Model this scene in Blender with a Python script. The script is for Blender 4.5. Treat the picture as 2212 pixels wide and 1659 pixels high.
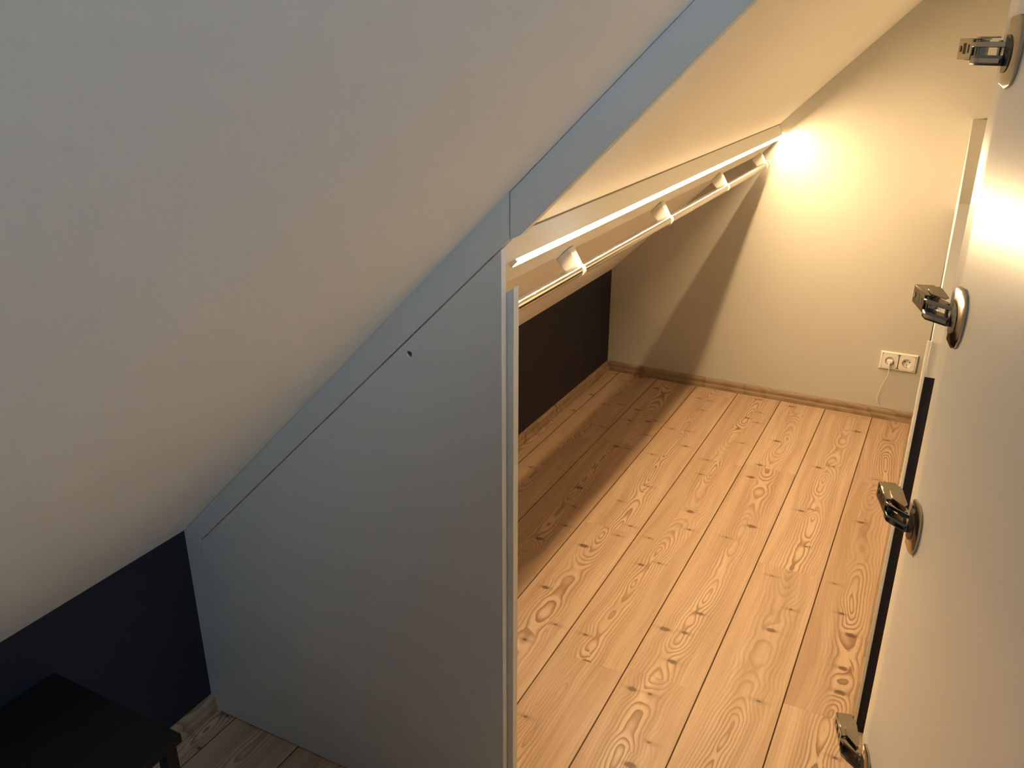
import bpy, bmesh, math, random
from mathutils import Vector, Matrix

# ------------------------------------------------------------------ clear
for o in list(bpy.data.objects):
    bpy.data.objects.remove(o, do_unlink=True)
SC = bpy.context.scene
COL = SC.collection

# ------------------------------------------------------------------ camera
# world: X along the partition (to the right), Y into the closet, Z up; metres
CAM_Z = 1.5969
M = ((0.8872, 0.4613, 0.0010), (-0.1745, 0.3336, 0.9264), (-0.4271, 0.8221, -0.3765))
cam_data = bpy.data.cameras.new('camera')
cam_data.sensor_fit = 'HORIZONTAL'
cam_data.sensor_width = 36.0
cam_data.lens = 36.0 * 1841.9 / 2212.0
cam_data.clip_start = 0.02
cam = bpy.data.objects.new('camera', cam_data)
COL.objects.link(cam)
rgt, upv, fwd = (Vector(v).normalized() for v in M)
mw = Matrix((rgt, upv, -fwd)).transposed().to_4x4()
mw.translation = Vector((0, 0, CAM_Z))
cam.matrix_world = mw
SC.camera = cam

# ------------------------------------------------------------------ measures
XK = -1.4697          # knee wall plane
YE = 3.9044           # end wall plane
YP = 1.1688           # front face of the partition
HK = 0.5306           # knee wall height
TAN = 0.988           # roof pitch
XR, ZR = 1.20, HK + TAN * (1.20 + 1.4697)   # ridge
XF = XR + (XR - XK)   # far knee wall
def slope(x):
    return HK + TAN * (x - XK)

# ------------------------------------------------------------------ world, daylight, exposure
SKY = 48.0
world = bpy.data.worlds.new('overcast_sky')
SC.world = world
world.use_nodes = True
bg = world.node_tree.nodes['Background']
bg.inputs['Color'].default_value = (0.53, 0.78, 1.0, 1)
bg.inputs['Strength'].default_value = SKY
BACK_Y = -2.6
WIN = (0.22, 0.92, -0.12, 0.42)            # roof window in the far slope: distance down from the ridge u0, u1; y0, y1
# the far slope: point at distance u below the ridge, h out of its surface (up and outwards)
SLD = Vector((1, 0, -TAN)).normalized()
SLN = Vector((TAN, 0, 1)).normalized()
def FS(u, y, h=0.0):
    v = Vector((XR, 0, ZR)) + SLD * u + SLN * h
    return Vector((v.x, y, v.z))
portal = bpy.data.lights.new('window_portal', 'AREA')
portal.shape = 'RECTANGLE'
portal.size = WIN[1] - WIN[0]
portal.size_y = WIN[3] - WIN[2]
portal.cycles.is_portal = True
po = bpy.data.objects.new('window_portal', portal)
pm = Matrix((SLD, Vector((0, 1, 0)), SLN)).transposed().to_4x4()      # local -Z looks into the room
pm.translation = FS((WIN[0] + WIN[1]) / 2, (WIN[2] + WIN[3]) / 2, 0.10)
po.matrix_world = pm
COL.objects.link(po)

SC.view_settings.view_transform = 'Standard'
SC.view_settings.look = 'None'
SC.view_settings.gamma = 1.0
SC.view_settings.use_curve_mapping = False
SC.view_settings.exposure = 0.0

LED_COLOR = (1.0, 0.69, 0.35, 1)
LED_MAIN = 385.0
LED_UP = 22.0
LED_SIDE = 9.0

# ------------------------------------------------------------------ node helper
class NT:
    def __init__(s, name):
        s.m = bpy.data.materials.new(name)
        s.m.use_nodes = True
        s.t = s.m.node_tree
        s.n = s.t.nodes
        s.bsdf = s.n['Principled BSDF']
    def set(s, sock, v):
        if hasattr(v, 'is_linked') or isinstance(v, bpy.types.NodeSocket):
            s.t.links.new(v, sock)
        else:
            sock.default_value = v
    def math(s, op, a, b=0.0, c=0.0, clamp=False):
        n = s.n.new('ShaderNodeMath'); n.operation = op; n.use_clamp = clamp
        s.set(n.inputs[0], a); s.set(n.inputs[1], b); s.set(n.inputs[2], c)
        return n.outputs[0]
    def xyz(s, x, y, z):
        n = s.n.new('ShaderNodeCombineXYZ')
        for i, v in enumerate((x, y, z)): s.set(n.inputs[i], v)
        return n.outputs[0]
    def sep(s, v):
        n = s.n.new('ShaderNodeSeparateXYZ'); s.set(n.inputs[0], v); return n.outputs
    def noise(s, vec, scale=1.0, detail=2.0, rough=0.5):
        n = s.n.new('ShaderNodeTexNoise'); s.set(n.inputs['Vector'], vec)
        n.inputs['Scale'].default_value = scale; n.inputs['Detail'].default_value = detail
        n.inputs['Roughness'].default_value = rough
        return n.outputs['Fac']
    def smooth(s, v, a, b):
        n = s.n.new('ShaderNodeMapRange'); n.interpolation_type = 'SMOOTHSTEP'
        s.set(n.inputs['Value'], v); s.set(n.inputs['From Min'], a); s.set(n.inputs['From Max'], b)
        return n.outputs['Result']
    def mix(s, f, a, b, mode='MIX'):
        n = s.n.new('ShaderNodeMix'); n.data_type = 'RGBA'; n.blend_type = mode
        s.set(n.inputs['Factor'], f); s.set(n.inputs['A'], a) if False else None
        ia = [i for i in n.inputs if i.type == 'RGBA']
        s.set(ia[0], a); s.set(ia[1], b)
        return [o for o in n.outputs if o.type == 'RGBA'][0]
    def bump(s, h, strength=0.1, dist=0.01):
        n = s.n.new('ShaderNodeBump'); s.set(n.inputs['Height'], h)
        n.inputs['Strength'].default_value = strength; n.inputs['Distance'].default_value = dist
        s.t.links.new(n.outputs[0], s.bsdf.inputs['Normal'])

def C(r, g, b): return (r, g, b, 1.0)

def mat_paint(name, col, rough=0.8, var=0.02, bump=0.05, scale=60, spec=0.3):
    t = NT(name)
    co = t.n.new('ShaderNodeTexCoord').outputs['Object']
    f = t.noise(co, 2.2, 3)
    g = t.noise(co, scale, 3, 0.6)
    dark = C(*[c * (1 - var * 2) for c in col])
    t.set(t.bsdf.inputs['Base Color'], t.mix(f, dark, C(*col)))
    t.bsdf.inputs['Roughness'].default_value = rough
    t.bsdf.inputs['Specular IOR Level'].default_value = spec
    if bump: t.bump(g, bump, 0.004)
    return t.m

def mat_metal(name, col, rough=0.18, metal=1.0):
    t = NT(name)
    co = t.n.new('ShaderNodeTexCoord').outputs['Object']
    f = t.noise(co, 90, 2)
    t.set(t.bsdf.inputs['Base Color'], t.mix(f, C(*[c * 0.9 for c in col]), C(*col)))
    t.bsdf.inputs['Metallic'].default_value = metal
    t.set(t.bsdf.inputs['Roughness'], t.math('MULTIPLY_ADD', f, 0.12, rough - 0.05))
    return t.m

def mat_emit(name, col, strength):
    t = NT(name)
    t.bsdf.inputs['Base Color'].default_value = (0.8, 0.8, 0.8, 1)
    t.bsdf.inputs['Emission Color'].default_value = col
    t.bsdf.inputs['Emission Strength'].default_value = strength
    return t.m

def mat_wood(name, light, mid, dark, gloss=0.42, along=1, rings=115.0):
    """knotty pine: ring contours round a wandering pith, knots, fine grain; each object has its own seed"""
    t = NT(name)
    co = t.sep(t.n.new('ShaderNodeTexCoord').outputs['Object'])
    X, Y = (co[0], co[1]) if along == 1 else (co[1], co[0])
    rnd = t.n.new('ShaderNodeObjectInfo').outputs['Random']
    seed = t.math('MULTIPLY', rnd, 173.0)
    gauss = lambda v, w: t.math('POWER', 2.718, t.math('MULTIPLY', t.math('POWER', t.math('ABSOLUTE', t.math('DIVIDE', v, w)), 2.0), -1.0))
    n_c = t.noise(t.xyz(0.0, t.math('MULTIPLY', Y, 1.1), seed), 1.0, 1.5)
    cx = t.math('MULTIPLY', t.math('SUBTRACT', n_c, 0.5), 0.11)
    n_w = t.noise(t.xyz(t.math('MULTIPLY', X, 14.0), t.math('MULTIPLY', Y, 5.0), seed), 1.0, 3.5, 0.6)
    wob = t.math('MULTIPLY', t.math('SUBTRACT', n_w, 0.5), 0.022)
    xc = t.math('SUBTRACT', X, cx)
    centre = gauss(xc, 0.046)
    xx = t.math('ADD', xc, t.math('MULTIPLY', wob, t.math('MULTIPLY_ADD', centre, 0.75, 0.25)))
    # knots: one candidate per cell along the plank, kept close to the pith
    vor = t.n.new('ShaderNodeTexVoronoi'); vor.voronoi_dimensions = '2D'
    SX, SY = 13.0, 7.5
    vx = t.math('MULTIPLY_ADD', xc, SX, t.math('MULTIPLY', seed, 3.0)); vy = t.math('MULTIPLY_ADD', Y, SY, seed)
    t.set(vor.inputs['Vector'], t.xyz(vx, vy, 0.0)); vor.inputs['Scale'].default_value = 1.0
    vor.inputs['Randomness'].default_value = 1.0
    pos = t.sep(vor.outputs['Position'])
    dx = t.math('DIVIDE', t.math('SUBTRACT', vx, pos[0]), SX); dy = t.math('DIVIDE', t.math('SUBTRACT', vy, pos[1]), SY)
    cr = t.sep(vor.outputs['Color'])
    kx = t.math('DIVIDE', t.math('SUBTRACT', pos[0], t.math('MULTIPLY', seed, 3.0)), SX)      # offset of the knot from the pith
    present = t.math('MULTIPLY', t.math('GREATER_THAN', cr[1], 0.52), t.math('LESS_THAN', t.math('ABSOLUTE', kx), 0.060))
    size = t.math('MULTIPLY_ADD', t.math('POWER', cr[0], 2.0), 0.0085, 0.0035)
    jit = t.math('MULTIPLY', t.math('SUBTRACT', t.noise(t.xyz(t.math('MULTIPLY', X, 120.0), t.math('MULTIPLY', Y, 120.0), seed), 1.0, 2), 0.5), 0.9)
    kd = t.math('SQRT', t.math('ADD', t.math('POWER', t.math('ABSOLUTE', t.math('DIVIDE', dx, t.math('MULTIPLY', size, 1.5))), 2.0), t.math('POWER', t.math('ABSOLUTE', t.math('DIVIDE', dy, size)), 2.0)))
    kd = t.math('ADD', kd, jit)
    knot = t.math('MULTIPLY', t.math('SUBTRACT', 1.0, t.smooth(kd, 0.65, 1.15)), present)
    smear = t.math('MULTIPLY', t.math('MULTIPLY', gauss(dx, 0.026), gauss(dy, 0.007)), present)
    halo = t.math('MULTIPLY', t.math('MULTIPLY', gauss(dx, 0.020), gauss(dy, 0.045)), present)
    # ring contours: distance from the pith line, whose depth changes slowly along the plank
    d = t.math('MULTIPLY', t.math('ABSOLUTE', t.math('SUBTRACT', t.noise(t.xyz(3.0, t.math('MULTIPLY', Y, 2.0), seed), 1.0, 2.5, 0.55), 0.42)), 0.21)
    r = t.math('SQRT', t.math('ADD', t.math('POWER', t.math('ABSOLUTE', xx), 2.0), t.math('POWER', d, 2.0)))
    ph = t.math('MULTIPLY_ADD', r, rings, t.math('MULTIPLY', halo, 1.1))
    saw = t.math('FRACT', ph)
    line = t.math('MULTIPLY', t.smooth(saw, 0.35, 0.88), t.math('SUBTRACT', 1.0, t.smooth(saw, 0.90, 1.0)))
    lmask = t.smooth(t.noise(t.xyz(t.math('MULTIPLY', X, 9.0), t.math('MULTIPLY', Y, 2.0), t.math('ADD', seed, 7.0)), 1.0, 2), 0.34, 0.62)
    line = t.math('MULTIPLY', line, t.math('MULTIPLY', t.math('MULTIPLY_ADD', centre, 0.85, 0.15), t.math('MULTIPLY_ADD', lmask, 0.65, 0.35)))
    fine = t.noise(t.xyz(t.math('MULTIPLY', xx, 300.0), t.math('MULTIPLY', Y, 3.5), seed), 1.0, 3, 0.6)
    broad = t.noise(t.xyz(t.math('MULTIPLY', xx, 34.0), t.math('MULTIPLY', Y, 1.6), seed), 1.0, 3)
    tone = t.math('ADD', t.math('MULTIPLY_ADD', broad, 1.9, -0.72), t.math('MULTIPLY', rnd, 0.55), clamp=True)
    col = t.mix(tone, C(*mid), C(*light))
    col = t.mix(t.math('MULTIPLY', t.smooth(fine, 0.40, 0.75), 0.22), col, C(*dark))
    core = t.math('MULTIPLY', t.smooth(centre, 0.40, 0.95), t.smooth(lmask, 0.1, 0.9))
    col = t.mix(t.math('MULTIPLY', core, 0.35), col, C(*[min(1, c * 1.18) for c in light]))
    col = t.mix(t.math('MULTIPLY', line, 0.85), col, C(*dark))
    col = t.mix(t.math('MULTIPLY', smear, 0.45), col, C(*[c * 0.8 for c in dark]))
    col = t.mix(t.math('MULTIPLY', knot, 0.80), col, C(*[c * 0.60 for c in dark]))
    t.set(t.bsdf.inputs['Base Color'], col)
    t.set(t.bsdf.inputs['Roughness'], t.math('MULTIPLY_ADD', fine, 0.12, gloss))
    t.bsdf.inputs['Specular IOR Level'].default_value = 0.35
    t.bump(t.math('MULTIPLY_ADD', line, -0.5, fine), 0.04, 0.002)
    return t.m

MAT = dict(
    plaster=mat_paint('white_plaster', (0.92, 0.90, 0.86), 0.85, 0.015, 0.10, 70),
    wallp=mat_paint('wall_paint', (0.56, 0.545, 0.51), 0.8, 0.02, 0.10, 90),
    navy=mat_paint('navy_paint', (0.0165, 0.0165, 0.026), 0.6, 0.05, 0.05, 80, 0.25),
    board=mat_paint('white_laminate', (0.74, 0.75, 0.75), 0.42, 0.01, 0.0, 60, 0.4),
    door=mat_paint('white_door_laminate', (0.92, 0.905, 0.87), 0.24, 0.012, 0.0, 40, 0.9),
    whitewall=mat_paint('white_wall_paint', (0.90, 0.89, 0.86), 0.8, 0.015, 0.08, 90),
    batten=mat_paint('white_batten_paint', (0.80, 0.78, 0.73), 0.55, 0.01, 0.02, 60),
    plank=mat_wood('knotty_pine_laminate', (0.53, 0.385, 0.275), (0.39, 0.255, 0.165), (0.165, 0.082, 0.037)),
    groove=mat_paint('plank_groove', (0.16, 0.085, 0.04), 0.8, 0.1, 0.0),
    skirt=mat_wood('pine_skirting', (0.32, 0.23, 0.155), (0.28, 0.195, 0.125), (0.18, 0.11, 0.065), 0.45, 0, rings=90.0),
    nickel=mat_metal('polished_nickel', (0.46, 0.415, 0.34), 0.13),
    steel=mat_metal('dark_steel', (0.20, 0.19, 0.18), 0.25),
    chrome=mat_metal('brushed_aluminium_pipe', (0.70, 0.66, 0.60), 0.14),
    alu=mat_metal('aluminium_profile', (0.78, 0.76, 0.72), 0.35),
    plastic=mat_paint('white_plastic', (0.80, 0.79, 0.76), 0.35, 0.01, 0.0, 60, 0.5),
    dark=mat_paint('dark_recess', (0.02, 0.018, 0.016), 0.7, 0.05, 0.0),
    shadowgap=mat_paint('dark_joint', (0.22, 0.19, 0.15), 0.9, 0.05, 0.0),
    black=mat_paint('black_furniture', (0.0075, 0.008, 0.008), 0.5, 0.1, 0.0, 60, 0.2),
    card=mat_paint('white_cardboard', (0.72, 0.68, 0.60), 0.8, 0.03, 0.03),
    led=mat_emit('led_diffuser_face', LED_COLOR, LED_MAIN),
    ledup=mat_emit('led_diffuser_upper_side', LED_COLOR, LED_UP),
    ledside=mat_emit('led_diffuser_side', LED_COLOR, LED_SIDE),
    subfloor=mat_paint('subfloor', (0.09, 0.05, 0.025), 0.9, 0.05, 0.0),
)
def mat_glass():
    t = NT('window_glass')
    tr = t.n.new('ShaderNodeBsdfTransparent'); gl = t.n.new('ShaderNodeBsdfGlossy'); mx = t.n.new('ShaderNodeMixShader')
    gl.inputs['Roughness'].default_value = 0.02; mx.inputs[0].default_value = 0.06
    t.t.links.new(tr.outputs[0], mx.inputs[1]); t.t.links.new(gl.outputs[0], mx.inputs[2])
    t.t.links.new(mx.outputs[0], t.n['Material Output'].inputs['Surface'])
    return t.m
MAT['glass'] = mat_glass()

# ------------------------------------------------------------------ mesh helpers
def obj(name, bm, mats, parent=None, smooth=False, loc=None):
    me = bpy.data.meshes.new(name)
    bmesh.ops.recalc_face_normals(bm, faces=bm.faces[:])
    if smooth:
        for f in bm.faces: f.smooth = True
    bm.to_mesh(me); bm.free()
    me.set_sharp_from_angle(angle=math.radians(38))
    for m in (mats if isinstance(mats, (list, tuple)) else [mats]): me.materials.append(MAT[m])
    o = bpy.data.objects.new(name, me)
    COL.objects.link(o)
    if loc: o.location = loc
    if parent: o.parent = parent
    return o

def box(bm, x0, x1, y0, y1, z0, z1, mi=0):
    v = [bm.verts.new((x, y, z)) for z in (z0, z1) for y in (y0, y1) for x in (x0, x1)]
    fs = []
    for a in ((0, 2, 3, 1), (4, 5, 7, 6), (0, 1, 5, 4), (2, 6, 7, 3), (0, 4, 6, 2), (1, 3, 7, 5)):
        f = bm.faces.new([v[i] for i in a]); f.material_index = mi; fs.append(f)
    return v

def bevel(bm, w, seg=2):
    bmesh.ops.bevel(bm, geom=bm.edges[:] , offset=w, segments=seg, affect='EDGES', profile=0.5, clamp_overlap=True)

def bbox(*a, bev=0.0, seg=2):
    bm = bmesh.new(); box(bm, *a)
    if bev: bevel(bm, bev, seg)
    return bm

def prism(pts, p0, p1, to3, bm=None, mis=None):
    """closed polygon pts (a,b) swept from p0 to p1; to3(a,b,p) -> xyz"""
    bm = bm or bmesh.new()
    A = [bm.verts.new(to3(a, b, p0)) for a, b in pts]
    B = [bm.verts.new(to3(a, b, p1)) for a, b in pts]
    n = len(pts)
    bm.faces.new(A); bm.faces.new(B[::-1])
    for i in range(n):
        f = bm.faces.new((A[i], B[i], B[(i + 1) % n], A[(i + 1) % n]))
        if mis: f.material_index = mis[i]
    return bm
XZ = lambda a, b, p: (a, p, b)      # polygon in the XZ plane swept along Y
XY = lambda a, b, p: (a, b, p)      # polygon in plan swept along Z

def tube(bm, p0, p1, r, seg=20, cap=True, r1=None):
    p0, p1 = Vector(p0), Vector(p1)
    d = (p1 - p0).normalized()
    u = d.orthogonal().normalized(); w = d.cross(u)
    r1 = r if r1 is None else r1
    A = [bm.verts.new(p0 + (u * math.cos(t) + w * math.sin(t)) * r) for t in [2 * math.pi * i / seg for i in range(seg)]]
    B = [bm.verts.new(p1 + (u * math.cos(t) + w * math.sin(t)) * r1) for t in [2 * math.pi * i / seg for i in range(seg)]]
    for i in range(seg):
        f = bm.faces.new((A[i], A[(i + 1) % seg], B[(i + 1) % seg], B[i])); f.smooth = True
    if cap:
        bm.faces.new(A[::-1]); bm.faces.new(B)

def struct(o, label, cat=None):
    o['kind'] = 'structure'; o['label'] = label
    o['category'] = cat or o.name.split('_')[0]
    return o
def tag(o, label, cat, group=None):
    o['label'] = label; o['category'] = cat
    if group: o['group'] = group
    return o
def empty(name, loc=(0, 0, 0), parent=None):
    e = bpy.data.objects.new(name, None); COL.objects.link(e); e.location = loc
    e.empty_display_size = 0.05
    if parent: e.parent = parent
    return e

# ================================================================== THE SHELL
T = 0.12
# floor: subfloor slab carrying the single planks
floor = obj('floor', bbox(XK, XF, BACK_Y, YE, -0.06, -0.0095), 'subfloor')
struct(floor, 'knotty pine plank floor running through room and closet')

PW, P0 = 0.2032, -0.7858          # plank width, one joint line
SEAMS = {-3: 3.09, -1: 2.453, 0: 3.137, 1: 1.802, 2: 2.484, -2: 1.75, -4: 2.6}
PL_LEN = 1.36
rng = random.Random(11)
def plank(x0, x1, y0, y1):
    w, l, c, t = (x1 - x0) / 2 - 0.0004, (y1 - y0) / 2 - 0.0002, 0.0016, 0.009
    pts = [(-w, -t), (-w, -c), (-w + c, 0), (w - c, 0), (w, -c), (w, -t)]
    bm = prism(pts, -l, l, XZ, mis=[1, 1, 0, 1, 1, 1])
    o = obj('plank', bm, ['plank', 'groove'], floor, loc=((x0 + x1) / 2, (y0 + y1) / 2, 0))
    return o
k = -4
while P0 + k * PW < XF:
    x0, x1 = max(P0 + k * PW, XK), min(P0 + (k + 1) * PW, XF)
    s = SEAMS.get(k, rng.uniform(1.2, 2.5))
    cuts = [YE]
    y = s
    while y + PL_LEN < YE - 0.05: y += PL_LEN
    while y > BACK_Y + 0.1:
        cuts.append(y); y -= PL_LEN
    cuts.append(BACK_Y)
    for a, b in zip(cuts[1:], cuts[:-1]):
        if x1 - x0 > 0.02: plank(x0, x1, a, b)
    k += 1

# roof slopes
def slab(pts, y0, y1, name, mats, mis=None):
    return obj(name, prism(pts, y0, y1, XZ, mis=mis), mats)
n = Vector((-TAN, 1)).normalized() * T
ceil = slab([(XK, HK), (XR, ZR), (XR + 0.0, ZR + T * 1.5), (XK + n.x, HK + n.y)], BACK_Y, YE, 'ceiling', 'plaster')
struct(ceil, 'white plastered sloping ceiling under the roof')
ULEN = (Vector((XF, 0, HK)) - Vector((XR, 0, ZR))).length
bm = bmesh.new()
def fs_block(u0, u1, y0, y1):
    v = [bm.verts.new(FS(u, y, h)) for h in (0, T) for y in (y0, y1) for u in (u0, u1)]
    for q in ((0, 2, 3, 1), (4, 5, 7, 6), (0, 1, 5, 4), (2, 6, 7, 3), (0, 4, 6, 2), (1, 3, 7, 5)): bm.faces.new([v[i] for i in q])
fs_block(0, WIN[0], BACK_Y, YE); fs_block(WIN[1], ULEN, BACK_Y, YE)
fs_block(WIN[0], WIN[1], BACK_Y, WIN[2]); fs_block(WIN[0], WIN[1], WIN[3], YE)
ceil2 = obj('ceiling_far_slope', bm, 'plaster')
struct(ceil2, 'far white ceiling slope with a roof window', 'ceiling')
# walls
struct(obj('wall_left', bbox(XK - T, XK, BACK_Y, YE, -0.06, HK), 'navy'), 'low dark navy knee wall under the sloping ceiling', 'wall')
struct(obj('wall_far_right', bbox(XF, XF + T, BACK_Y, YE, -0.06, HK), 'navy'), 'low navy knee wall on the far side of the room', 'wall')
gable = [(XK - T, -0.06), (XF + T, -0.06), (XF + T, HK + 0.05), (XR, ZR + T * 1.5), (XK - T, HK + 0.05)]
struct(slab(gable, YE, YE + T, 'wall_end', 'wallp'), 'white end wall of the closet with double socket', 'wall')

struct(slab(gable, BACK_Y - T, BACK_Y, 'wall_back', 'navy'), 'dark navy gable wall behind the viewer', 'wall')  # navy is invented for this unseen wall, to cut daylight bounce on the panel
# roof window in the far slope
win = empty('window_1', FS((WIN[0] + WIN[1]) / 2, (WIN[2] + WIN[3]) / 2, 0.06))
win.rotation_euler = Matrix((SLD, Vector((0, 1, 0)), SLN)).transposed().to_euler()
struct(win, 'white framed roof window in the far slope', 'window')
hu, hv = (WIN[1] - WIN[0]) / 2, (WIN[3] - WIN[2]) / 2
for a in ((-hu, hu, -hv, -hv + 0.05), (-hu, hu, hv - 0.05, hv), (-hu, -hu + 0.05, -hv + 0.05, hv - 0.05), (hu - 0.05, hu, -hv + 0.05, hv - 0.05)):
    obj('window_frame', bbox(*a, -0.03, 0.03, bev=0.004), 'board', win)
obj('pane', bbox(-hu + 0.05, hu - 0.05, -hv + 0.05, hv - 0.05, -0.004, 0.004), 'glass', win)

# partition beside the opened door (behind the door leaf) and the wall closing the closet on the right
pr_pts = [(0.10, 0.0), (XF, 0.0), (XF, HK), (XR, ZR), (0.10, slope(0.10))]
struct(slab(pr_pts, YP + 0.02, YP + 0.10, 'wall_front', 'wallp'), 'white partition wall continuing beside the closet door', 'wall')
# right side of the closet: low side wall with ledge, upper wall set back
YB = 1.85                          # front of the low boxed-in wall
def xr(y): return 0.0015 - 0.0065 * (y - YB) / (YE - YB)
zl = CAM_Z - 0.1586 * YB
zn = CAM_Z - 0.3515 * YB
XW = 0.34
low = [(xr(YB), YB), (XW, YB), (XW, YE), (xr(YE), YE)]
wr = obj('wall_right', prism([(XW, YP + 0.10), (XW + 0.08, YP + 0.10), (XW + 0.08, YE), (XW, YE)], 0.0, slope(XW) - 0.001, XY), 'whitewall')
struct(wr, 'white side wall closing the closet on the right', 'wall')
o_ = obj('boxed_ledge', prism(low, zn + 0.0003, zl, XY), 'whitewall', wr)
o_['label'] = 'white top of the low boxed-in side wall'
np_ = obj('navy_dado', prism(low, 0.0, zn, XY), 'navy', wr)
np_['label'] = 'navy painted lower part of the boxed-in side wall'
es = obj('edge_strip', bbox(-0.0062, 0.0012, YB - 0.006, YB - 0.0003, 0.002, CAM_Z - 0.309 * YB, bev=0.001), 'batten', wr)
es['label'] = 'thin cream corner strip'

# baseboards: moulded pine profile
PROF = [(0, 0), (0.0166, 0), (0.0166, 0.014), (0.0150, 0.018), (0.0125, 0.021), (0.0120, 0.026), (0.0132, 0.030),
        (0.0128, 0.037), (0.0105, 0.043), (0.0070, 0.047), (0.0030, 0.0486), (0, 0.0486)]
def skirting(name, p0, p1, inward, label):
    """profile standing on the wall line p0-p1 (plan), thickness towards `inward`"""
    p0, p1 = Vector(p0), Vector(p1); i = Vector(inward)
    L = (p1 - p0).length
    d = (p1 - p0).normalized()
    ang = math.atan2(d.y, d.x)
    side = 1 if (Vector((-d.y, d.x)).dot(i) > 0) else -1
    bm = prism(PROF, 0, L, lambda a, b, p: (p, a * side, b))
    o = obj(name, bm, 'skirt', loc=(p0.x, p0.y, 0.0))
    o.rotation_euler = (0, 0, ang)
    struct(o, label, 'baseboard')
skirting('baseboard_end', (XK + 0.0166, YE), (xr(YE), YE), (0, -1), 'pine baseboard along the closet end wall')
skirting('baseboard_left', (XK, YP + 0.03), (XK, YE), (1, 0), 'pine baseboard on the knee wall inside the closet')
skirting('baseboard_left_room', (XK, BACK_Y), (XK, YP - 0.0005), (1, 0), 'pine baseboard on the knee wall outside the closet')
skirting('baseboard_right', (xr(YB), YB), (xr(YE - 0.0166), YE - 0.0166), (-1, 0), 'pine baseboard along the closet side wall')

# ================================================================== CLOSET FRONT
TH = 0.018
XS = -0.6115                       # seam between the two sloping frame boards
XP0, XP1 = -0.6265, -0.6265        # right edge of the fixed panel
# panel outline on the front plane
PT = [(-1.4451, 0.004), (-0.6265, 0.004), (-0.6265, 1.2865), (-1.4197, 0.5135)]
gap = 0.0035
# frame board beside and above the panel (left piece, to the seam)
def ztop(x): return slope(x) - 0.0008
def zpan(x): return 0.5135 + (1.2865 - 0.5135) / (-0.6265 + 1.4197) * (x + 1.4197)
lf = [(XK + 0.0005, 0.0005), (-1.4451 - 0.002, 0.0005), (-1.4197 - 0.002, 0.5135 + 0.003), (-0.6265, zpan(-0.6265) + gap), (XS - 0.0008, zpan(XS) + gap),
      (XS - 0.0008, ztop(XS)), (XK + 0.0005, ztop(XK))]
fr = obj('sloping_frame_board', prism(lf, YP, YP + TH, XZ), 'board')
tag(fr, 'white frame board following the ceiling slope above the fixed closet panel', 'frame board')
# right piece, above the opening
x_end = 0.15
rf = [(XS + 0.0008, zpan(XS) + gap), (-0.5921, 1.3133), (x_end, 1.3133 + 1.008 * (x_end + 0.5921)), (x_end, ztop(x_end)), (XS + 0.0008, ztop(XS))]
fr2 = obj('sloping_frame_board', prism(rf, YP, YP + TH, XZ), 'board')
tag(fr2, 'white frame board following the ceiling slope above the open closet doorway', 'frame board')

# fixed panel with knob hole (front and back faces filled round the hole)
def panel_with_hole(pts, hole, y0, y1):
    bm = bmesh.new(); hx, hz, hr = hole
    rings = []
    for y in (y0, y1):
        O = [bm.verts.new((a, y, b)) for a, b in pts]
        I = [bm.verts.new((hx + hr * math.cos(2 * math.pi * i / 20), y, hz + hr * math.sin(2 * math.pi * i / 20))) for i in range(20)]
        eds = [bm.edges.new((R[i], R[(i + 1) % len(R)])) for R in (O, I) for i in range(len(R))]
        bmesh.ops.triangle_fill(bm, use_beauty=True, use_dissolve=False, edges=eds)
        rings.append((O, I))
    for j in (0, 1):
        a, b = rings[0][j], rings[1][j]
        for i in range(len(a)):
            bm.faces.new((a[i], b[i], b[(i + 1) % len(a)], a[(i + 1) % len(a)]))
    return bm
panel = empty('closet_panel', (0, 0, 0))
tag(panel, 'white closet front panel with slanted top and small knob hole', 'panel')
obj('board', panel_with_hole(PT, (-0.8112, 1.0800, 0.0058), YP, YP + TH - 0.002), 'board', panel)
bm = bmesh.new(); tube(bm, (-0.8112, YP + 0.012, 1.08), (-0.8112, YP + 0.0155, 1.08), 0.0062, 20)
obj('hole_plug', bm, 'shadowgap', panel)  # dark disc, the shade inside the knob hole put into its colour
# stile behind the panel edge (door stop)
st = [(-0.70, 0.0), (-0.6135, 0.0), (-0.6135, 1.222), (-0.6200, 1.2165), (-0.70, 1.168)]
sti = obj('door_stop', prism(st, YP + TH, YP + TH + 0.018, XZ), 'board')
tag(sti, 'narrow white stop strip behind the right edge of the fixed closet panel', 'stop strip')

# ================================================================== BATTEN, LED STRIP, CLOTHES RAIL
CX, CZ = -0.7205, 1.2105           # outer upper corner of the batten
bt_pts = [(-0.7370, slope(-0.7370) - 0.0005), (CX, CZ), (-0.800, 1.1275), (-0.8285, slope(-0.8285) - 0.0005)]
bat = obj('ceiling_batten', prism(bt_pts, YP + TH + 0.001, YE - 0.0005, XZ), 'batten')
tag(bat, 'white batten along the closet slope carrying the light strip', 'batten')
jt = [(-0.7365, slope(-0.7365) - 0.0003), (-0.7348, slope(-0.7348) - 0.0003), (-0.7352, slope(-0.7365) - 0.0028), (-0.7362, slope(-0.7365) - 0.0026)]
obj('joint_line', prism(jt, YP + TH + 0.002, YE - 0.0008, XZ), 'shadowgap', bat)

led = empty('led_light_strip', (CX, 1.40, CZ))
tag(led, 'glowing warm white light strip along the batten edge', 'light strip')
LY0, LY1 = 0.0, YE - 0.004 - 1.40
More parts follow.
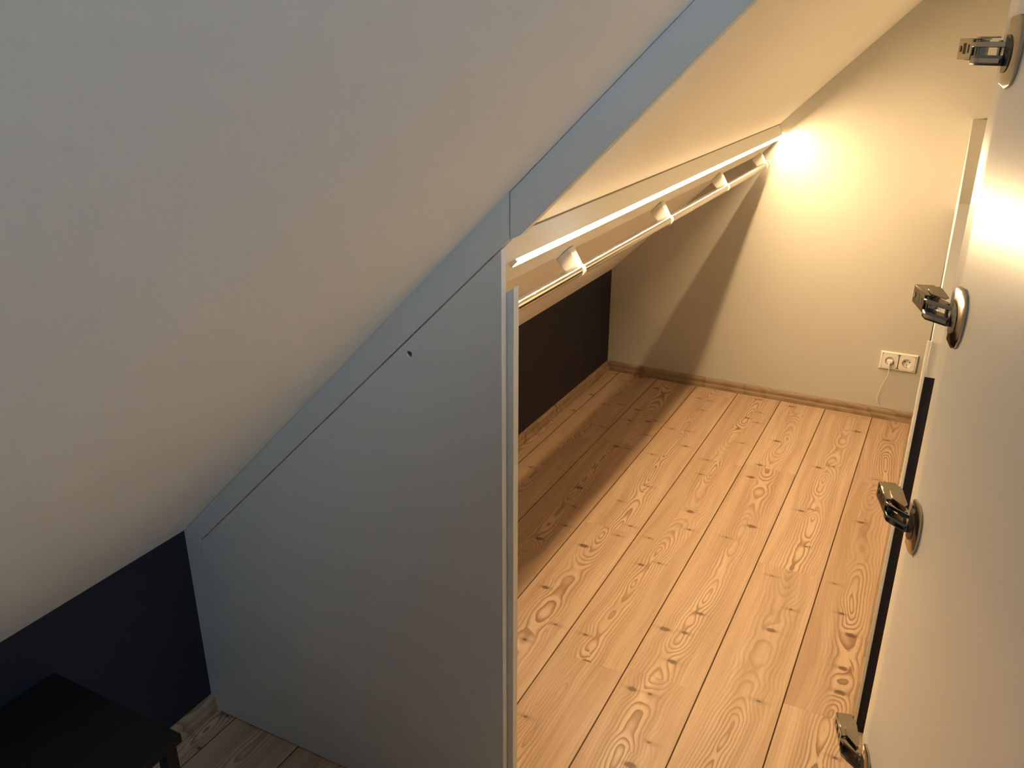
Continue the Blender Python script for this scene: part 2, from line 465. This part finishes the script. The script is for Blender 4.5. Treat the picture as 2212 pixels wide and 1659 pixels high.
# diffuser cross-section around the corner (local x,z): broad face looks down, narrow side looks into the room
q2 = math.sqrt(0.5)
def sm(s_, m_): return ((s_ + m_) * q2, (s_ - m_) * q2)          # s up the slope, m out of it
dif = [sm(0.0005, 0.0003), sm(-0.0005, 0.0065), sm(-0.0135, 0.0065), sm(-0.0145, 0.0003)]
bm = prism(dif, LY0, LY1, XZ, mis=[3, 0, 1, 2])
obj('diffuser', bm, ['led', 'ledside', 'alu', 'ledup'], led)
cap = [sm(0.001, 0.0003), sm(0.001, 0.0070), sm(-0.015, 0.0070), sm(-0.015, 0.0003)]
obj('end_cap', prism(cap, LY0 - 0.003, LY0 - 0.0002, XZ), 'plastic', led)
lip = [sm(-0.0146, 0.0003), sm(-0.0146, 0.0078), sm(-0.0154, 0.0078), sm(-0.0154, 0.0003)]
obj('beam_cutoff_lip', prism(lip, LY0, LY1, XZ), 'alu', led)  # added lip, blocks the strip's light towards the knee wall side

RX, RZ, RR = -0.760, 1.092, 0.0132
rail = empty('clothes_rail', (RX, 1.25, RZ))
tag(rail, 'metal clothes rail hung below the light strip on white brackets', 'clothes rail')
bm = bmesh.new(); tube(bm, (0, -0.03, 0), (0, 3.848 - 1.25, 0), RR, 28)
obj('pipe', bm, 'chrome', rail)
bm = bmesh.new(); tube(bm, (0, 3.842 - 1.25, 0), (0, 3.853 - 1.25, 0), RR + 0.0012, 28)
obj('end_cap', bm, 'plastic', rail)
for y in (1.80, 2.47, 3.14, 3.79):
    br = empty('bracket', (0, y - 1.25, 0), rail)
    # body: wedge block from the batten face down to the pipe
    bx = [(-0.0180, 0.0360 + 0.019), (-0.052, 0.0235), (-0.030, 0.000), (-0.010, -0.0085), (0.0070, 0.0105)]
    bm = prism(bx, -0.016, 0.012, XZ); bevel(bm, 0.0015, 1)
    obj('bracket_body', bm, 'plastic', br)
    bm = bmesh.new(); tube(bm, (0, -0.001, 0), (0, 0.011, 0), RR + 0.0024, 28)
    obj('clamp_ring', bm, 'plastic', br)

# ================================================================== OPEN DOOR WITH HINGES
ALPHA = math.radians(16.5)
dvec = Vector((math.sin(ALPHA), -math.cos(ALPHA), 0))        # away from the hinge edge
nvec = Vector((-math.cos(ALPHA), -math.sin(ALPHA), 0))       # out of the inner face
HP = Vector((0.0090, 1.10, 0))
R3 = Matrix((dvec, nvec, Vector((0, 0, 1)))).transposed()
door = empty('closet_door', HP)
door.rotation_euler = R3.to_euler() if R3.determinant() > 0 else (0, 0, 0)
tag(door, 'opened white closet door with four loose nickel hinges on its inner edge', 'door')
# local frame for door parts: (w, n, z) -> world offset; rotate about Z only
FLIP = R3.determinant() < 0
def L(w, nn, z):
    """door-local w (from hinge edge), n (out of inner face), z -> coordinates in the door empty's frame"""
    v = dvec * (w + WOFF) + nvec * nn
    return (v.x, v.y, z)
WOFF = 0.0
door.rotation_euler = (0, 0, 0)
def prismL(pts, z0, z1, bm=None, mis=None):
    return prism(pts, z0, z1, lambda a, b, p: L(a, b, p), bm, mis)
DW = 0.62
zh, zf = 1.885, 1.300
# leaf: slanted top; the hinge-edge chamfer is added shape, making a brighter strip
sec = [(0.000, -0.0036), (0.010, -0.0025), (0.020, -0.0014), (0.029, -0.0005), (0.034, -0.0001), (0.038, 0.0), (0.044, 0.0), (DW, 0.0), (DW, -0.019), (0.0, -0.019)]
bm = bmesh.new()
A = [bm.verts.new(L(a, b, 0.012)) for a, b in sec]
B = [bm.verts.new(L(a, b, zh + (zf - zh) * a / DW)) for a, b in sec]
bm.faces.new(A); bm.faces.new(B[::-1])
for i in range(len(sec)):
    f = bm.faces.new((A[i], B[i], B[(i + 1) % len(sec)], A[(i + 1) % len(sec)]))
    if i < 7: f.smooth = True
obj('leaf', bm, 'door', door)

WOFF = 0.0125
def LA(w, nn, z):
    """hinge arm coordinates: set back towards the closet, folded close to the door"""
    return L(w * 1.08 - 0.0125, nn * 0.93, z * 1.1 + 0.001)
def prismA(pts, z0, z1):
    return prism(pts, z0, z1, lambda a, b, p: LA(a, b, p))
def hinge(zc):
    h = empty('hinge', (0, 0, zc), door)
    # D-shaped cup plate lying on the door
    pts = [(0.0235, -0.031), (0.040, -0.0345), (0.052, -0.030), (0.060, -0.018), (0.0635, 0.0), (0.0625, 0.018), (0.056, 0.031), (0.044, 0.036), (0.0235, 0.034)]
    bm = bmesh.new()
    A = [bm.verts.new(L(a, 0.0, b)) for a, b in pts]
    B = [bm.verts.new(L(a, 0.0030, b)) for a, b in pts]
    cx = sum(p[0] for p in pts) / len(pts)
    Cc = [bm.verts.new(L(0.0245 + (a - 0.0245) * 0.93, 0.0042, b * 0.93)) for a, b in pts]
    n_ = len(pts)
    bm.faces.new(A); bm.faces.new(Cc[::-1])
    for P, Q in ((A, B), (B, Cc)):
        for i in range(n_): bm.faces.new((P[i], Q[i], Q[(i + 1) % n_], P[(i + 1) % n_]))
    obj('cup_plate', bm, 'nickel', h)
    # dark cup mouth
    bm = bmesh.new()
    cp = [(0.0240, -0.019)] + [(0.0300 + 0.0165 * math.sin(t), -0.001 - 0.0185 * math.cos(t)) for t in [math.pi * i / 12 for i in range(13)]] + [(0.0240, 0.017)]
    prism(cp, 0.0040, 0.0052, lambda a, b, p: L(a, p, b), bm)
    obj('cup', bm, 'steel', h)
    # two link plates between cup and arm
    bm = prismA([(-0.012, 0.012), (0.004, 0.0295), (0.012, 0.0270), (0.034, 0.006), (0.036, 0.003), (0.022, 0.003), (0.006, 0.009)], 0.0035, 0.0085)
    bevel(bm, 0.0006, 1); obj('upper_link', bm, 'nickel', h)
    bm = prismA([(-0.004, 0.022), (0.004, 0.0290), (0.0165, 0.0285), (0.038, 0.010), (0.038, 0.004), (0.024, 0.004), (0.010, 0.016)], -0.0125, -0.0035)
    bevel(bm, 0.0010, 1); obj('lower_link', bm, 'steel', h)
    bm = prismA([(0.013, 0.0292), (0.0165, 0.0292), (0.0385, 0.0105), (0.0365, 0.0095)], -0.0100, -0.0060)
    obj('link_rib', bm, 'nickel', h)
    # pivot pins
    bm = bmesh.new()
    for w_, n__ in ((0.004, 0.024), (0.028, 0.008), (-0.006, 0.016)):
        tube(bm, LA(w_, n__, -0.0115), LA(w_, n__, 0.0098), 0.0021, 10)
    obj('pivot_pin', bm, 'nickel', h)
    # mounting arm: folded channel (outer face parallel to the door, cheeks above and below)
    arm = empty('arm', (0, 0, 0), h)
    def armpart(pts, z0, z1, m='nickel', nm='cheek'):
        bm = prismA(pts, z0, z1); bevel(bm, 0.0005, 1); return obj(nm, bm, m, h)
    bpy.data.objects.remove(arm)
    armpart([(-0.041, 0.0275), (0.003, 0.0275), (0.003, 0.0292), (-0.041, 0.0292)], -0.0085, 0.0115, nm='arm_face')
    armpart([(-0.041, 0.0060), (-0.030, 0.0035), (-0.012, 0.0035), (0.003, 0.0200), (0.003, 0.0276), (-0.041, 0.0276)], 0.0100, 0.0115, nm='arm_cheek')
    armpart([(-0.041, 0.0060), (-0.030, 0.0035), (-0.012, 0.0035), (0.003, 0.0200), (0.003, 0.0276), (-0.041, 0.0276)], -0.0085, -0.0070, nm='arm_cheek')
    armpart([(-0.0395, 0.0075), (-0.029, 0.0050), (-0.013, 0.0050), (0.0015, 0.0205), (0.0015, 0.0274), (-0.0395, 0.0274)], -0.0068, 0.0098, 'steel', nm='arm_core')
    armpart([(-0.030, 0.0030), (-0.020, 0.0010), (0.016, 0.0040), (0.022, 0.0100), (0.002, 0.0215), (-0.016, 0.0200)], 0.0118, 0.0132, nm='cover_plate')
    # slots in the arm face
    bm = bmesh.new()
    for w0, w1, za, zb in ((-0.024, -0.015, -0.003, 0.007), (-0.009, -0.004, -0.002, 0.006)):
        v = [bm.verts.new(LA(a, p, b)) for p in (0.0289, 0.0294) for a, b in ((w0, za), (w1, za), (w1, zb), (w0, zb))]
        for q in ((0, 3, 2, 1), (4, 5, 6, 7), (0, 1, 5, 4), (1, 2, 6, 5), (2, 3, 7, 6), (3, 0, 4, 7)): bm.faces.new([v[i] for i in q])
    obj('slot', bm, 'dark', h)
    # adjusting screw
    bm = bmesh.new(); tube(bm, LA(-0.033, 0.0285, 0.0015), LA(-0.033, 0.0300, 0.0015), 0.0032, 14)
    obj('screw', bm, 'steel', h)
    return h
for zc in (1.583, 1.302, 1.027, 0.627): hinge(zc)

# ================================================================== SOCKET, PLUG
sx, sz = -0.1105, 0.277
so = empty('double_socket', (sx, YE, sz))
tag(so, 'white double wall socket on the closet end wall', 'socket')
bm = bmesh.new()
loops = []
for hx_, hz_, y_ in ((0.076, 0.0405, -0.0005), (0.076, 0.0405, -0.006), (0.0745, 0.039, -0.009), (0.072, 0.0365, -0.0105), (0.0678, 0.0332, -0.0105), (0.0678, 0.0332, -0.0005)):
    loops.append([bm.verts.new((sx_ * hx_, y_, sz_ * hz_)) for sx_, sz_ in ((-1, -1), (1, -1), (1, 1), (-1, 1))])
for P_, Q_ in zip(loops, loops[1:] + loops[:1]):
    for i in range(4): bm.faces.new((P_[i], P_[(i + 1) % 4], Q_[(i + 1) % 4], Q_[i]))
obj('cover_frame', bm, 'plastic', so)
for i, cx in enumerate((-0.0345, 0.0345)):
    # insert with round recess
    bm = bmesh.new(); R_ = 0.0195; N_ = 32
    y0 = -0.0115
    sq = []
    for j in range(N_):
        t = 2 * math.pi * (j + 0.5) / N_
        c, s = math.cos(t), math.sin(t); mx = max(abs(c), abs(s))
        sq.append((cx + 0.0325 * c / mx, 0.0325 * s / mx))
    O0 = [bm.verts.new((a, -0.0095, b)) for a, b in sq]
    O = [bm.verts.new((a, y0, b)) for a, b in sq]
    I = [bm.verts.new((cx + R_ * math.cos(2 * math.pi * (j + 0.5) / N_), y0, R_ * math.sin(2 * math.pi * (j + 0.5) / N_))) for j in range(N_)]
    J = [bm.verts.new((v.co.x, -0.0002, v.co.z)) for v in I]
    for j in range(N_):
        q = (j + 1) % N_
        bm.faces.new((O0[j], O0[q], O[q], O[j])); bm.faces.new((O[j], O[q], I[q], I[j])); bm.faces.new((I[j], I[q], J[q], J[j]))
    bm.faces.new(J)
    ins = obj('socket_insert', bm, 'plastic', so)
    for a, b, r_ in ((-0.0095, 0.003, 0.0027), (0.0095, 0.003, 0.0027), (0.0, -0.0105, 0.0022)):
        bm = bmesh.new(); tube(bm, (cx + a, -0.0002, b), (cx + a, -0.0008, b), r_, 12)
        obj('pin_hole', bm, 'dark', ins)
    for s in (-1, 1): obj('earth_clip', bbox(cx - 0.003, cx + 0.003, -0.0105, -0.0012, s * 0.0172, s * 0.0188), 'alu', ins)

pl = empty('plug_with_cable', (sx - 0.0345, YE - 0.0116, sz))
tag(pl, 'small white plug with thin cable in the double socket', 'plug')
bm = bbox(-0.0125, 0.0125, -0.018, 0.0095, -0.006, 0.007, bev=0.003, seg=2)
obj('plug_body', bm, 'plastic', pl)
bm = bmesh.new(); tube(bm, (0, -0.016, -0.002), (0.001, -0.022, -0.016), 0.0042, 12, True, 0.0028)
obj('strain_relief', bm, 'plastic', pl)
cu = bpy.data.curves.new('cable', 'CURVE'); cu.dimensions = '3D'; cu.bevel_depth = 0.0019; cu.bevel_resolution = 3
sp = cu.splines.new('BEZIER')
px, py, pz = pl.location
path = [(0.001, -0.021, -0.014), (0.0035, -0.020, -0.055), (-0.010, -0.012, -0.100), (-0.0205, -0.004, -0.150), (-0.0225, 0.0005, -0.195), (-0.0045, 0.0075, -0.2285)]
sp.bezier_points.add(len(path) - 1)
for b, p in zip(sp.bezier_points, path):
    b.co = p; b.handle_left_type = b.handle_right_type = 'AUTO'
cu.materials.append(MAT['plastic'])
co_ = bpy.data.objects.new('cable', cu); COL.objects.link(co_)
dg = bpy.context.evaluated_depsgraph_get()
me = bpy.data.meshes.new_from_object(co_.evaluated_get(dg))
bpy.data.objects.remove(co_)
for p in me.polygons: p.use_smooth = True
cab = bpy.data.objects.new('cable', me); COL.objects.link(cab); cab.parent = pl

# ================================================================== BLACK SIDE TABLE, WHITE BOX
tx0, tx1, ty0, ty1, tz = -1.452, -1.098, 0.12, 0.795, 0.4105
tb = empty('side_table', ((tx0 + tx1) / 2, (ty0 + ty1) / 2, 0))
tag(tb, 'low black side table standing against the navy knee wall', 'table')
ax, ay = (tx1 - tx0) / 2, (ty1 - ty0) / 2
obj('table_top', bbox(-ax, ax, -ay, ay, tz - 0.021, tz, bev=0.003), 'black', tb)
for s in (-1, 1):
    for q in (-1, 1):
        xa, ya = s * (ax - 0.022), q * (ay - 0.020)
        obj('leg', bbox(xa - 0.0125, xa + 0.0125, ya - 0.0125, ya + 0.0125, 0.0, tz - 0.0212, bev=0.002), 'black', tb)
obj('lower_shelf', bbox(-ax + 0.035, ax - 0.035, -ay + 0.033, ay - 0.033, 0.10, 0.116, bev=0.002), 'black', tb)
bxo = empty('storage_box', (-1.262, 0.60, 0.1162))
tag(bxo, 'white cardboard box on the shelf of the black side table', 'box')
obj('box_body', bbox(-0.115, 0.095, -0.14, 0.13, 0.0, 0.135, bev=0.003), 'card', bxo)
obj('box_lid', bbox(-0.118, 0.098, -0.143, 0.133, 0.1352, 0.165, bev=0.003), 'card', bxo)
